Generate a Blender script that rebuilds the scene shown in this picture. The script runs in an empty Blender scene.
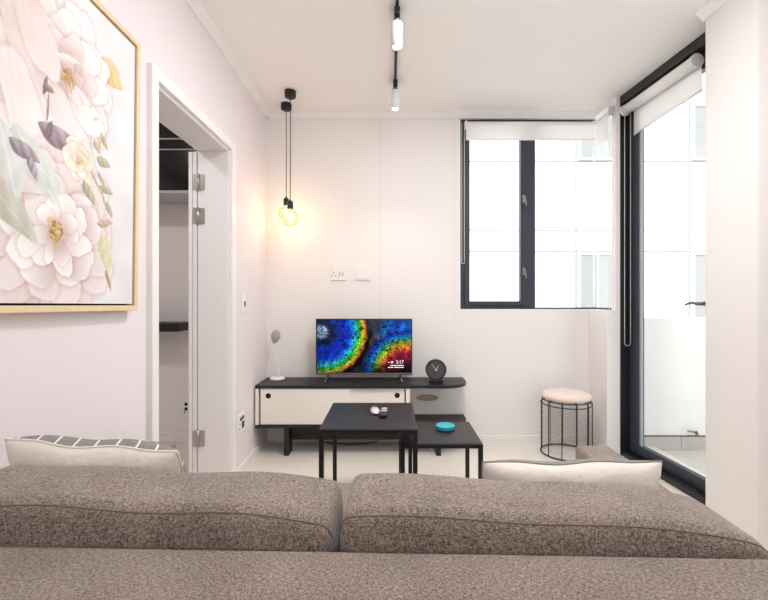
import bpy, bmesh, math, random
import numpy as np
from mathutils import Vector, Matrix
R = math.radians
random.seed(7)
SC = bpy.context.scene
COL = SC.collection

# ------------------------------------------------------------------ materials
def lin(c):
    c = c / 255.0
    return c / 12.92 if c <= 0.04045 else ((c + 0.055) / 1.055) ** 2.4
def rgb(r, g, b): return (lin(r), lin(g), lin(b), 1.0)

def mat(name, col, rough=0.5, metal=0.0, spec=0.5, noise=None, bump=None, emit=None, estr=0.0):
    m = bpy.data.materials.new(name); m.use_nodes = True
    nt = m.node_tree; p = nt.nodes['Principled BSDF']
    p.inputs['Base Color'].default_value = col
    p.inputs['Roughness'].default_value = rough
    p.inputs['Metallic'].default_value = metal
    p.inputs['Specular IOR Level'].default_value = spec
    if emit:
        p.inputs['Emission Color'].default_value = emit
        p.inputs['Emission Strength'].default_value = estr
    tc = nt.nodes.new('ShaderNodeTexCoord')
    if noise:                                   # (scale, amount): slight tonal variation of the surface
        n = nt.nodes.new('ShaderNodeTexNoise'); n.inputs['Scale'].default_value = noise[0]
        n.inputs['Detail'].default_value = 4
        nt.links.new(tc.outputs['Object'], n.inputs['Vector'])
        mx = nt.nodes.new('ShaderNodeMix'); mx.data_type = 'RGBA'
        a = noise[1]
        mx.inputs['A'].default_value = tuple(max(0, c * (1 - a)) for c in col[:3]) + (1,)
        mx.inputs['B'].default_value = tuple(min(1, c * (1 + a)) for c in col[:3]) + (1,)
        nt.links.new(n.outputs['Fac'], mx.inputs['Factor'])
        nt.links.new(mx.outputs['Result'], p.inputs['Base Color'])
    if bump:                                    # (scale, strength, distance)
        n = nt.nodes.new('ShaderNodeTexNoise'); n.inputs['Scale'].default_value = bump[0]
        n.inputs['Detail'].default_value = 5
        nt.links.new(tc.outputs['Object'], n.inputs['Vector'])
        b = nt.nodes.new('ShaderNodeBump'); b.inputs['Strength'].default_value = bump[1]
        b.inputs['Distance'].default_value = bump[2]
        nt.links.new(n.outputs['Fac'], b.inputs['Height'])
        nt.links.new(b.outputs['Normal'], p.inputs['Normal'])
    return m

def math_node(nt, op, a, b=None):
    n = nt.nodes.new('ShaderNodeMath'); n.operation = op
    for i, v in enumerate((a, b)):
        if v is None: continue
        if isinstance(v, (int, float)): n.inputs[i].default_value = v
        else: nt.links.new(v, n.inputs[i])
    return n.outputs[0]

def tweed(name, dark, mid, light):
    m = bpy.data.materials.new(name); m.use_nodes = True
    nt = m.node_tree; p = nt.nodes['Principled BSDF']
    p.inputs['Roughness'].default_value = 0.95
    p.inputs['Specular IOR Level'].default_value = 0.15
    p.inputs['Sheen Weight'].default_value = 0.25
    tc = nt.nodes.new('ShaderNodeTexCoord')
    outs = []
    for sc_ in ((150, 620, 620), (620, 170, 170)):
        mp = nt.nodes.new('ShaderNodeMapping'); mp.inputs['Scale'].default_value = sc_
        nt.links.new(tc.outputs['Object'], mp.inputs['Vector'])
        n = nt.nodes.new('ShaderNodeTexNoise'); n.inputs['Scale'].default_value = 1.0
        n.inputs['Detail'].default_value = 2.5
        nt.links.new(mp.outputs['Vector'], n.inputs['Vector'])
        outs.append(n.outputs['Fac'])
    nb = nt.nodes.new('ShaderNodeTexNoise'); nb.inputs['Scale'].default_value = 9.0
    nt.links.new(tc.outputs['Object'], nb.inputs['Vector'])
    s = math_node(nt, 'ADD', outs[0], outs[1])
    s = math_node(nt, 'MULTIPLY', s, 0.5)
    big = math_node(nt, 'MULTIPLY', math_node(nt, 'SUBTRACT', nb.outputs['Fac'], 0.5), 0.12)
    s2 = math_node(nt, 'ADD', s, big)
    cr = nt.nodes.new('ShaderNodeValToRGB')
    e = cr.color_ramp.elements
    e[0].position = 0.34; e[0].color = dark
    e[1].position = 0.66; e[1].color = light
    k = e.new(0.47); k.color = mid
    nt.links.new(s2, cr.inputs['Fac'])
    nt.links.new(cr.outputs['Color'], p.inputs['Base Color'])
    b = nt.nodes.new('ShaderNodeBump'); b.inputs['Strength'].default_value = 0.55
    b.inputs['Distance'].default_value = 0.0025
    nt.links.new(s, b.inputs['Height']); nt.links.new(b.outputs['Normal'], p.inputs['Normal'])
    return m

def grooved(name, col, kind):
    """floor boards: pale boards with very faint joints"""
    m = mat(name, col, 0.32, spec=0.4)
    nt = m.node_tree; p = nt.nodes['Principled BSDF']
    tc = nt.nodes.new('ShaderNodeTexCoord')
    br = nt.nodes.new('ShaderNodeTexBrick')
    br.inputs['Scale'].default_value = 1.0
    br.inputs['Brick Width'].default_value = 1.2; br.inputs['Row Height'].default_value = 0.19
    br.inputs['Mortar Size'].default_value = 0.0025
    br.inputs['Color1'].default_value = col
    br.inputs['Color2'].default_value = tuple(c * 0.965 for c in col[:3]) + (1,)
    br.inputs['Mortar'].default_value = tuple(c * 0.88 for c in col[:3]) + (1,)
    nt.links.new(tc.outputs['Object'], br.inputs['Vector'])
    nt.links.new(br.outputs['Color'], p.inputs['Base Color'])
    return m

def glass(name, tint=(0.98, 0.99, 1, 1), refl=0.10):
    m = bpy.data.materials.new(name); m.use_nodes = True
    nt = m.node_tree; nt.nodes.remove(nt.nodes['Principled BSDF'])
    out = nt.nodes['Material Output']
    t = nt.nodes.new('ShaderNodeBsdfTransparent'); t.inputs['Color'].default_value = tint
    g = nt.nodes.new('ShaderNodeBsdfGlossy'); g.inputs['Roughness'].default_value = 0.02
    lw = nt.nodes.new('ShaderNodeLayerWeight')
    f5 = math_node(nt, 'POWER', lw.outputs['Facing'], 5.0)
    fr = math_node(nt, 'ADD', math_node(nt, 'MULTIPLY', f5, 0.45), 0.02)
    mx = nt.nodes.new('ShaderNodeMixShader')
    nt.links.new(fr, mx.inputs[0])
    nt.links.new(t.outputs[0], mx.inputs[1]); nt.links.new(g.outputs[0], mx.inputs[2])
    nt.links.new(mx.outputs[0], out.inputs['Surface'])
    return m

def blind_fabric(name):
    m = bpy.data.materials.new(name); m.use_nodes = True
    nt = m.node_tree; nt.nodes.remove(nt.nodes['Principled BSDF'])
    out = nt.nodes['Material Output']
    d = nt.nodes.new('ShaderNodeBsdfDiffuse'); d.inputs['Color'].default_value = rgb(248, 247, 246)
    t = nt.nodes.new('ShaderNodeBsdfTranslucent'); t.inputs['Color'].default_value = rgb(246, 245, 244)
    mx = nt.nodes.new('ShaderNodeMixShader'); mx.inputs[0].default_value = 0.45
    nt.links.new(d.outputs[0], mx.inputs[1]); nt.links.new(t.outputs[0], mx.inputs[2])
    nt.links.new(mx.outputs[0], out.inputs['Surface'])
    return m

def vcol_mat(name, rough=0.7, emit=0.0):
    m = mat(name, (0.8, 0.8, 0.8, 1), rough, spec=0.2)
    nt = m.node_tree; p = nt.nodes['Principled BSDF']
    a = nt.nodes.new('ShaderNodeAttribute'); a.attribute_name = 'Col'
    nt.links.new(a.outputs['Color'], p.inputs['Base Color'])
    if emit:
        p.inputs['Base Color'].default_value = (0, 0, 0, 1)
        for l in list(nt.links):
            if l.to_socket == p.inputs['Base Color']: nt.links.remove(l)
        nt.links.new(a.outputs['Color'], p.inputs['Emission Color'])
        p.inputs['Emission Strength'].default_value = emit
    return m

def stripe_mat(name):
    """grey cushion face with thin white diagonal lines"""
    m = mat(name, rgb(132, 132, 128), 0.9, spec=0.1)
    nt = m.node_tree; p = nt.nodes['Principled BSDF']
    tc = nt.nodes.new('ShaderNodeTexCoord'); sp = nt.nodes.new('ShaderNodeSeparateXYZ')
    nt.links.new(tc.outputs['Object'], sp.inputs[0])
    def line(sgn):
        v = math_node(nt, 'ADD', sp.outputs['X'], math_node(nt, 'MULTIPLY', sp.outputs['Z'], sgn * 1.0))
        v = math_node(nt, 'FRACT', math_node(nt, 'MULTIPLY', math_node(nt, 'ADD', v, 5.0), 22.0))
        return math_node(nt, 'LESS_THAN', v, 0.11)
    msk = line(-1)
    n = nt.nodes.new('ShaderNodeTexNoise'); n.inputs['Scale'].default_value = 180
    nt.links.new(tc.outputs['Object'], n.inputs['Vector'])
    base = nt.nodes.new('ShaderNodeMix'); base.data_type = 'RGBA'
    base.inputs['A'].default_value = rgb(108, 108, 104); base.inputs['B'].default_value = rgb(160, 160, 155)
    nt.links.new(n.outputs['Fac'], base.inputs['Factor'])
    mx = nt.nodes.new('ShaderNodeMix'); mx.data_type = 'RGBA'
    nt.links.new(base.outputs['Result'], mx.inputs['A']); mx.inputs['B'].default_value = rgb(232, 228, 220)
    nt.links.new(msk, mx.inputs['Factor'])
    nt.links.new(mx.outputs['Result'], p.inputs['Base Color'])
    return m

M = dict(
    wall=mat('wall_paint', rgb(238, 235, 234), 0.85, spec=0.2, bump=(60, 0.06, 0.002)),
    wall_pink=mat('pale_pink_paint', rgb(234, 227, 230), 0.85, spec=0.2, bump=(60, 0.06, 0.002)),
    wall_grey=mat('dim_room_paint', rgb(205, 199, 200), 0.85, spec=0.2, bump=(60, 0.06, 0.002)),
    ceiling=mat('ceiling_paint', rgb(244, 242, 240), 0.9, spec=0.2),
    trim=mat('white_trim', rgb(240, 238, 237), 0.45, spec=0.4),
    door=mat('white_door_paint', rgb(233, 230, 231), 0.5, spec=0.4),
    floor=grooved('pale_floor_boards', rgb(232, 226, 217), 'floor'),
    tile=mat('balcony_tile', rgb(206, 203, 197), 0.5, noise=(6, 0.06)),
    plaster=mat('white_plaster', rgb(236, 236, 233), 0.9, spec=0.15, noise=(3, 0.03)),
    facade=mat('facade_panel', rgb(242, 242, 242), 0.8, spec=0.15),
    joint=mat('facade_joint', rgb(150, 150, 152), 0.9),
    far_frame=mat('far_window_frame', rgb(205, 205, 203), 0.6),
    farglass=mat('far_window_glass', rgb(148, 150, 149), 0.4, spec=0.4),
    ground=mat('ground_outside', rgb(190, 188, 184), 0.9, noise=(2, 0.05)),
    alu=mat('dark_grey_aluminium', rgb(50, 57, 67), 0.4, metal=0.0, spec=0.5),
    alu_black=mat('black_aluminium', rgb(30, 33, 38), 0.4, spec=0.5),
    glass=glass('window_glass'),
    joint_line=mat('wall_joint_line', rgb(222, 217, 214), 0.85),
    spot_white=mat('spot_enamel', rgb(222, 222, 224), 0.45),
    bead=mat('lit_edge_grey', rgb(160, 170, 178), 0.4),  # pale tone puts outdoor light on the stile edge into the colour
    hole=mat('opening_brown', rgb(176, 160, 148), 0.8),
    gap_shade=mat('painted_gap_shade', rgb(84, 82, 78), 0.8),
    skirt_tile=mat('skirting_tile', rgb(186, 183, 176), 0.5, noise=(6, 0.06)),
    blind=blind_fabric('blind_fabric'),
    white_plastic=mat('white_plastic', rgb(238, 237, 236), 0.4),
    grey_plastic=mat('grey_plastic', rgb(196, 195, 193), 0.5),
    chain=mat('bead_chain', rgb(232, 231, 229), 0.4),
    black_wood=mat('black_stained_wood', rgb(38, 37, 39), 0.45, spec=0.35, noise=(40, 0.2)),
    black_metal=mat('black_metal', rgb(26, 26, 28), 0.42, spec=0.45),
    table_top=mat('black_table_top', rgb(38, 36, 37), 0.38, spec=0.35, noise=(30, 0.12)),
    black_gloss=mat('black_gloss_laminate', rgb(14, 14, 15), 0.12, spec=0.5),
    black_plastic=mat('black_plastic', rgb(18, 18, 20), 0.4),
    dark_gap=mat('dark_recess', rgb(10, 10, 10), 0.8),
    laminate=mat('white_laminate', rgb(238, 232, 224), 0.4, spec=0.4),
    panel_grey=mat('pale_grey_laminate', rgb(240, 240, 237), 0.5),
    silver=mat('brushed_silver', rgb(140, 138, 138), 0.35, metal=0.8),
    steel=mat('hinge_steel', rgb(190, 186, 180), 0.32, metal=0.85),
    bronze=mat('dull_bronze', rgb(128, 116, 98), 0.38, metal=0.7),
    clock_face=mat('charcoal_clock_face', rgb(74, 75, 78), 0.6),
    hand=mat('pale_brass_hand', rgb(225, 212, 190), 0.4),
    lamp_grey=mat('grey_lamp_head', rgb(168, 168, 170), 0.5),
    teal=mat('teal_enamel', rgb(40, 168, 182), 0.3, noise=(60, 0.12)),
    remote_white=mat('pearl_plastic', rgb(214, 210, 208), 0.28, metal=0.25),
    remote_grey=mat('button_grey', rgb(120, 116, 116), 0.5),
    seat_pink=mat('blush_leatherette', rgb(234, 218, 208), 0.6),
    wire=mat('dark_wire', rgb(52, 54, 60), 0.45, metal=0.3),
    thin_wire=mat('thin_wire', rgb(150, 152, 156), 0.5, metal=0.3),
    oak=mat('light_oak', rgb(228, 205, 168), 0.55, noise=(25, 0.1)),
    canvas_edge=mat('canvas_edge', rgb(214, 211, 208), 0.9),
    sofa=tweed('taupe_tweed', rgb(58, 49, 43), rgb(120, 107, 98), rgb(176, 163, 153)),
    piping=mat('tweed_piping', rgb(120, 107, 98), 0.95, spec=0.1, noise=(300, 0.25)),
    cushion=mat('cream_linen', rgb(232, 225, 218), 0.95, spec=0.1, noise=(14, 0.05), bump=(22, 0.5, 0.012)),
    cushion_grey=stripe_mat('grey_striped_cloth'),
    cushion_plain=mat('grey_cloth', rgb(142, 140, 136), 0.95, spec=0.1, noise=(120, 0.2)),
    brass_dark=mat('black_lamp_fitting', rgb(30, 26, 24), 0.5),
    filament=mat('glowing_filament', rgb(255, 214, 150), 0.5, emit=(1.0, 0.74, 0.40, 1), estr=60),
    spot_face=mat('lit_spot_lens', rgb(255, 240, 210), 0.5, emit=(1.0, 0.86, 0.62, 1), estr=14),
    art=vcol_mat('painted_canvas', 0.8),
    screen=vcol_mat('tv_picture', 0.25, emit=1.0),
    screen_text=mat('screen_text', rgb(240, 240, 240), 0.5, emit=(1, 1, 1, 1), estr=0.35),
    strip=mat('pale_grey_strip', rgb(190, 190, 190), 0.4),
)
def amber_glass():
    m = bpy.data.materials.new('amber_bulb_glass'); m.use_nodes = True
    nt = m.node_tree; nt.nodes.remove(nt.nodes['Principled BSDF'])
    out = nt.nodes['Material Output']
    t = nt.nodes.new('ShaderNodeBsdfTransparent'); t.inputs['Color'].default_value = (1.0, 0.94, 0.78, 1)
    g = nt.nodes.new('ShaderNodeBsdfGlossy'); g.inputs['Roughness'].default_value = 0.05
    g.inputs['Color'].default_value = (1, 0.9, 0.7, 1)
    e = nt.nodes.new('ShaderNodeEmission'); e.inputs['Color'].default_value = (1.0, 0.86, 0.56, 1); e.inputs['Strength'].default_value = 1.1
    lw = nt.nodes.new('ShaderNodeLayerWeight'); lw.inputs['Blend'].default_value = 0.25
    m1 = nt.nodes.new('ShaderNodeMixShader'); ad = nt.nodes.new('ShaderNodeAddShader')
    nt.links.new(lw.outputs['Fresnel'], m1.inputs[0])
    nt.links.new(t.outputs[0], m1.inputs[1]); nt.links.new(g.outputs[0], m1.inputs[2])
    m2 = nt.nodes.new('ShaderNodeMixShader'); m2.inputs[0].default_value = 0.28
    nt.links.new(m1.outputs[0], m2.inputs[1]); nt.links.new(e.outputs[0], m2.inputs[2])
    nt.links.new(m2.outputs[0], out.inputs['Surface'])
    return m
M['amber'] = amber_glass()

# ------------------------------------------------------------------ mesh building
class MB:
    def __init__(s): s.bm = bmesh.new()
    def _new(s, faces, mi, smooth):
        for f in faces: f.material_index = mi; f.smooth = smooth
    def box(s, x0, x1, y0, y1, z0, z1, bev=0.0, mi=0, seg=2, mtx=None):
        t = bmesh.new()
        bmesh.ops.create_cube(t, size=1.0)
        for v in t.verts:
            v.co = Vector(((x0 + x1) / 2 + v.co.x * (x1 - x0), (y0 + y1) / 2 + v.co.y * (y1 - y0), (z0 + z1) / 2 + v.co.z * (z1 - z0)))
        if bev > 0:
            bmesh.ops.bevel(t, geom=list(t.edges), offset=bev, segments=seg, profile=0.5, affect='EDGES')
        s.merge(t, mi, bev > 0.004, mtx); return s
    def merge(s, t, mi=0, smooth=False, mtx=None):
        bmesh.ops.recalc_face_normals(t, faces=list(t.faces))
        vm = {}
        for v in t.verts: vm[v] = s.bm.verts.new(mtx @ v.co if mtx else v.co)
        for f in t.faces:
            try:
                nf = s.bm.faces.new([vm[v] for v in f.verts]); nf.material_index = mi; nf.smooth = smooth
            except ValueError: pass
        t.free(); return s
    def cyl(s, p0, p1, r, r1=None, n=24, mi=0, caps=True, smooth=True):
        """cylinder or cone between two points"""
        p0 = Vector(p0); p1 = Vector(p1); r1 = r if r1 is None else r1
        d = (p1 - p0).normalized()
        a = d.orthogonal().normalized(); b = d.cross(a)
        ring = lambda p, q: [s.bm.verts.new(p + (a * math.cos(2 * math.pi * k / n) + b * math.sin(2 * math.pi * k / n)) * q) for k in range(n)]
        A = ring(p0, r); B = ring(p1, r1)
        for k in range(n):
            f = s.bm.faces.new((A[k], A[(k + 1) % n], B[(k + 1) % n], B[k])); f.smooth = smooth; f.material_index = mi
        if caps:
            f = s.bm.faces.new(A[::-1]); f.material_index = mi
            f = s.bm.faces.new(B); f.material_index = mi
        return s
    def tube(s, pts, r, n=8, mi=0, closed=False):
        pts = [Vector(p) for p in pts]; N = len(pts); rings = []
        rr = r if isinstance(r, (list, tuple)) else [r] * N
        prev = None
        for i, p in enumerate(pts):
            if closed: d = pts[(i + 1) % N] - pts[i - 1]
            else: d = pts[min(i + 1, N - 1)] - pts[max(i - 1, 0)]
            d.normalize()
            if prev is None: a = d.orthogonal().normalized()
            else: a = (prev - d * prev.dot(d)).normalized()
            prev = a; b = d.cross(a)
            rings.append([s.bm.verts.new(p + (a * math.cos(2 * math.pi * k / n) + b * math.sin(2 * math.pi * k / n)) * rr[i]) for k in range(n)])
        for i in range(N if closed else N - 1):
            A, B = rings[i], rings[(i + 1) % N]
            for k in range(n):
                f = s.bm.faces.new((A[k], A[(k + 1) % n], B[(k + 1) % n], B[k])); f.smooth = True; f.material_index = mi
        if not closed:
            s.bm.faces.new(rings[0][::-1]).material_index = mi; s.bm.faces.new(rings[-1]).material_index = mi
        return s
    def lathe(s, prof, c=(0, 0, 0), n=32, mi=0, axis='z', smooth=True):
        """prof: (radius, height) pairs from bottom to top"""
        c = Vector(c); rings = []
        def at(r, h, k):
            x, y = r * math.cos(2 * math.pi * k / n), r * math.sin(2 * math.pi * k / n)
            return c + (Vector((x, y, h)) if axis == 'z' else Vector((x, -h, y)))
        for r, h in prof:
            rings.append([s.bm.verts.new(at(r, h, 0))] if r < 1e-6 else [s.bm.verts.new(at(r, h, k)) for k in range(n)])
        for A, B in zip(rings, rings[1:]):
            for k in range(n):
                q = [A[k % len(A)], A[(k + 1) % len(A)], B[(k + 1) % len(B)], B[k % len(B)]]
                u = []
                for v in q:
                    if v not in u: u.append(v)
                if len(u) >= 3:
                    f = s.bm.faces.new(u); f.smooth = smooth; f.material_index = mi
        return s
    def prism(s, poly, z0, z1, mi=0, axis='z', smooth=False):
        """extrude a closed 2D outline"""
        def P(a, b, h): return Vector((a, b, h)) if axis == 'z' else (Vector((a, h, b)) if axis == 'y' else Vector((h, a, b)))
        t = bmesh.new()
        A = [t.verts.new(P(a, b, z0)) for a, b in poly]; B = [t.verts.new(P(a, b, z1)) for a, b in poly]
        n = len(poly)
        t.faces.new(A); t.faces.new(B[::-1])
        for k in range(n): t.faces.new((A[k], B[k], B[(k + 1) % n], A[(k + 1) % n]))
        s.merge(t, mi, smooth); return s
    def rings(s, loops, mi=0, caps=True):
        """skin closed loops of equal length"""
        V = [[s.bm.verts.new(Vector(p)) for p in L] for L in loops]
        n = len(V[0])
        for A, B in zip(V, V[1:]):
            for k in range(n):
                f = s.bm.faces.new((A[k], A[(k + 1) % n], B[(k + 1) % n], B[k])); f.smooth = True; f.material_index = mi
        if caps:
            for L in (V[0][::-1], V[-1]):
                f = s.bm.faces.new(L); f.material_index = mi; f.smooth = True
        return s
    def build(s, name, material, parent=None, recalc=True):
        if recalc: bmesh.ops.recalc_face_normals(s.bm, faces=list(s.bm.faces))
        me = bpy.data.meshes.new(name); s.bm.to_mesh(me); s.bm.free()
        for m in (material if isinstance(material, (list, tuple)) else [material]): me.materials.append(M[m])
        o = bpy.data.objects.new(name, me); COL.objects.link(o)
        if parent: o.parent = parent
        return o

def tag(o, label=None, cat=None, group=None, kind=None):
    if label: o['label'] = label
    if cat: o['category'] = cat
    if group: o['group'] = group
    if kind: o['kind'] = kind
    return o
def thing(name, label, cat, loc=(0, 0, 0), rotz=0, group=None, kind=None):
    o = bpy.data.objects.new(name, None); COL.objects.link(o)
    o.empty_display_size = 0.1
    o.location = loc; o.rotation_euler = (0, 0, rotz)
    return tag(o, label, cat, group, kind)
def struct(name, mb, m, label, cat):
    return tag(mb.build(name, m), label, cat, kind='structure')
def copy_tree(o, parent=None):
    c = o.copy(); COL.objects.link(c)
    if parent: c.parent = parent
    for ch in list(o.children): copy_tree(ch, c)
    return c

# ------------------------------------------------------------------ the room
XL, YB, ZC = -0.94, 3.235, 2.50          # left wall face, back wall face, ceiling height
YN = -2.6                                 # wall behind the viewpoint
DY0, DY1, DZ = 1.69, 2.48, 1.96          # doorway in the left wall
XT = -1.103                               # other face of the left wall
WX0, WX1, WZ0, WZ1 = 0.536, 1.605, 1.008, 2.456

b = MB(); b.box(-2.4, 1.95, YN - 0.1, YB + 0.1, -0.1, 0)
b.box(1.60, 1.72, 2.0, 3.0, -0.1, -0.001)
struct('floor', b, 'floor', 'pale cream board floor of the living room', 'floor')
b = MB(); b.box(-2.4, 1.95, YN - 0.1, YB + 0.1, ZC, ZC + 0.1)
struct('ceiling', b, 'ceiling', 'plain white ceiling over the living room', 'ceiling')
b = MB(); b.box(XT, XL, YN, DY0 - 0.0, 0, ZC); b.box(XT, XL, DY1, YB, 0, ZC); b.box(XT, XL, DY0, DY1, DZ, ZC)
struct('wall_left', b, 'wall_pink', 'pale pinkish left wall with the doorway', 'wall')
b = MB(); b.box(-2.4, WX0, YB, YB + 0.1, 0, ZC); b.box(WX0, WX1, YB, YB + 0.1, 0, WZ0)
b.box(WX0, WX1, YB, YB + 0.1, WZ1, ZC)
b.box(1.513, 1.605, 2.965, YB, 0, WZ0)                 # low return wall under the corner glazing
b.box(1.573, 1.605, 2.965, 3.015, WZ0, ZC)              # post between corner glazing and glass door
b.box(1.545, 1.605, 3.015, YB, WZ1, ZC)
struct('wall_back', b, 'wall', 'white back wall behind the television and below the corner window', 'wall')
# faint panel joints of the back wall
b = MB(); b.box(-0.082, -0.079, YB - 0.0006, YB, 0.05, 2.456)
b.box(0.49, 0.493, YB - 0.0006, YB, 0.05, 2.456)
struct('trim_1', b, 'joint_line', 'thin vertical panel joint lines in the back wall', 'wall joint')
b = MB(); b.box(1.55, 1.86, 1.795, 2.096, 0, ZC, 0.012); b.box(1.78, 1.9, YN, 1.80, 0, ZC)
b.box(1.66, 1.86, 2.08, 2.12, 0, ZC)
struct('wall_right', b, 'wall', 'white pillar of the right wall beside the glass door', 'wall')
b = MB(); b.box(-2.4, -0.75, YN - 0.1, YN, 0, ZC); b.box(1.55, 1.95, YN - 0.1, YN, 0, ZC)
b.box(-0.75, 1.55, YN - 0.1, YN, 2.35, ZC); b.box(-0.75, 1.55, YN - 0.1, YN, 0, 1.25)
struct('wall_rear', b, 'wall', 'white wall with an added wide window behind the sofa', 'wall')
# the room beyond the doorway
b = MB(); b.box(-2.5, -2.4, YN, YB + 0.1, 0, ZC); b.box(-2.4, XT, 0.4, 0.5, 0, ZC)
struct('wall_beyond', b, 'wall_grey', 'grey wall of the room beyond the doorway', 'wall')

def cove(p, q, inx, iny):
    """cornice strip between two wall points; (inx, iny) points into the room"""
    prof = [(0, ZC), (0.044, ZC), (0.044, ZC - 0.008), (0.012, ZC - 0.036), (0.012, ZC - 0.044), (0, ZC - 0.044)]
    m_ = MB()
    m_.rings([[(pt[0] + inx * a, pt[1] + iny * a, z) for a, z in prof] for pt in (p, q)])
    for f in m_.bm.faces: f.smooth = False
    return m_
struct('trim_2', cove((XL, YN), (XL, YB), 1, 0), 'trim', 'white cornice along the top of the left wall', 'cornice')
struct('trim_3', cove((XL, YB), (1.55, YB), 0, -1), 'trim', 'white cornice along the top of the back wall', 'cornice')
struct('trim_4', cove((1.55, 2.096), (1.55, 1.795), -1, 0), 'trim', 'white cornice at the top of the right pillar', 'cornice')
def skirt(x0, x1, y0, y1, h=0.05): return MB().box(x0, x1, y0, y1, 0, h, 0.003)
struct('baseboard_left', skirt(XL, XL + 0.014, 2.534, YB).box(XL, XL + 0.014, YN, 1.644, 0, 0.05, 0.003), 'trim', 'white skirting along the left wall', 'skirting')
struct('baseboard_back', skirt(XL, 1.513, YB - 0.014, YB), 'trim', 'white skirting along the back wall', 'skirting')
struct('baseboard_right', skirt(1.499, 1.513, 2.955, YB).box(1.499, 1.60, 2.951, 2.965, 0, 0.05, 0.003), 'trim', 'white skirting under the short wall beside the glass door', 'skirting')
struct('baseboard_beyond', skirt(-2.4, XT, YB - 0.014, YB, 0.07), 'trim', 'white skirting in the room beyond the doorway', 'skirting')

# doorway: casing, lining, open leaf with hinges
dr = thing('door_1', 'white door frame in the left wall with the door leaf swung open', 'door', (0, 0, 0), kind='structure')
cw, cp = 0.047, 0.022
b = MB(); b.box(XL, XL + cp, DY0 - cw, DY0, 0, DZ + cw, 0.002); b.box(XL, XL + cp, DY1, DY1 + 0.054, 0, DZ + cw, 0.002)
b.box(XL, XL + cp, DY0, DY1, DZ, DZ + cw, 0.002)
b.build('casing', 'trim', dr)
b = MB(); b.box(XT - 0.012, XL, DY0, DY0 + 0.012, 0, DZ); b.box(XT - 0.012, XL, DY1 - 0.014, DY1, 0, DZ); b.box(XT - 0.012, XL, DY0 + 0.012, DY1 - 0.014, DZ - 0.014, DZ)
b.build('lining', 'door', dr)
leafx = XT - 0.018
lf = MB().box(leafx - 0.046, leafx - 0.024, DY1 - 0.02, DY1 + 0.72, 0.01, DZ - 0.02, 0.002).box(leafx - 0.021, leafx, DY1 - 0.02, DY1 + 0.72, 0.01, DZ - 0.02, 0.002).build('leaf', 'door', dr)
for z in (1.765, 1.57, 0.28):
    b = MB(); b.box(leafx - 0.018, leafx + 0.010, DY1 - 0.023, DY1 - 0.020, z - 0.045, z + 0.045)
    b.box(leafx + 0.010, leafx + 0.045, DY1 - 0.019, DY1 - 0.0135, z - 0.045, z + 0.045)
    b.cyl((leafx + 0.012, DY1 - 0.024, z - 0.048), (leafx + 0.012, DY1 - 0.024, z + 0.048), 0.005, n=12)
    for dz in (-0.03, 0, 0.03): b.cyl((leafx + 0.032, DY1 - 0.0205, z + dz), (leafx + 0.032, DY1 - 0.018, z + dz), 0.004, n=8)
    b.build('hinge', 'steel', dr)

# things in the room beyond
c = thing('wall_cabinet', 'black glossy cabinet hung high in the dim room beyond the doorway', 'cabinet', (-1.75, 2.9, 1.83))
MB().box(-0.64, 0.56, 0.015, 0.33, 0, 0.62).build('body', 'black_gloss', c)
for x0, x1 in ((-0.64, -0.045), (-0.04, 0.56)): MB().box(x0, x1, -0.004, 0.013, 0.0, 0.27, 0.002).build('door', 'black_gloss', c)
for x0, x1 in ((-0.64, -0.045), (-0.04, 0.56)): MB().box(x0, x1, -0.004, 0.013, 0.355, 0.62, 0.002).build('flap', 'black_gloss', c)
MB().box(-0.64, 0.56, -0.008, 0.013, 0.272, 0.278).box(-0.64, 0.56, -0.008, 0.013, 0.345, 0.352).build('gloss_line', 'strip', c)  # pale strips drawing the reflections and door gaps of the gloss front
MB().box(-0.64, 0.56, 0.0, 0.30, -0.022, -0.001, 0.003).build('light_rail', 'strip', c)
sh = MB().box(-2.2, -1.49, 3.0, YB, 0.855, 0.914, 0.003).build('wall_shelf', 'black_wood')
tag(sh, 'thick black floating shelf in the dim room beyond the doorway', 'shelf')

def plate(name, label, cat, loc, rz, w, h, blocks, slots, group=None):
    """wall plate: local x along the wall, -y out of the wall"""
    t = thing(name, label, cat, loc, rz, group)
    MB().box(-w / 2, w / 2, -0.008, 0, -h / 2, h / 2, 0.003).build('cover_plate', 'white_plastic', t)
    for (x0, x1, z0, z1, m_) in blocks:
        MB().box(x0, x1, -0.0115, -0.0075, z0, z1, 0.001).build('rocker', m_, t)
    for (x, z, r_) in slots:
        MB().cyl((x, -0.0086, z), (x, -0.0075, z), r_, n=10).build('socket_hole', 'dark_gap', t)
    return t
sl = [(-0.034, 0.000, 0.0045), (-0.045, -0.022, 0.0038), (-0.021, -0.022, 0.0038)]
sl += [(0.010, -0.004, 0.005), (0.010, -0.020, 0.004), (0.034, -0.004, 0.005), (0.034, -0.020, 0.004), (0.0, -0.034, 0.003)]
plate('wall_socket', 'white square socket plate with pin holes on back wall below the hanging bulbs', 'socket', (-0.392, YB, 1.283), 0, 0.118, 0.115,
      [(-0.045, -0.02, 0.022, 0.044, 'white_plastic'), (0.012, 0.036, 0.022, 0.044, 'white_plastic')], sl)
plate('blank_plate', 'white square blank plate on back wall beside the socket plate', 'wall plate', (-0.206, YB, 1.283), 0, 0.112, 0.115,
      [(-0.045, 0.045, -0.045, 0.045, 'white_plastic')], [])
plate('light_switch', 'white light switch with dark rocker on left wall beside the doorway', 'switch', (XL, 2.725, 1.055), R(90), 0.075, 0.115,
      [(-0.007, 0.007, -0.017, 0.017, 'black_plastic')], [])
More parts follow.
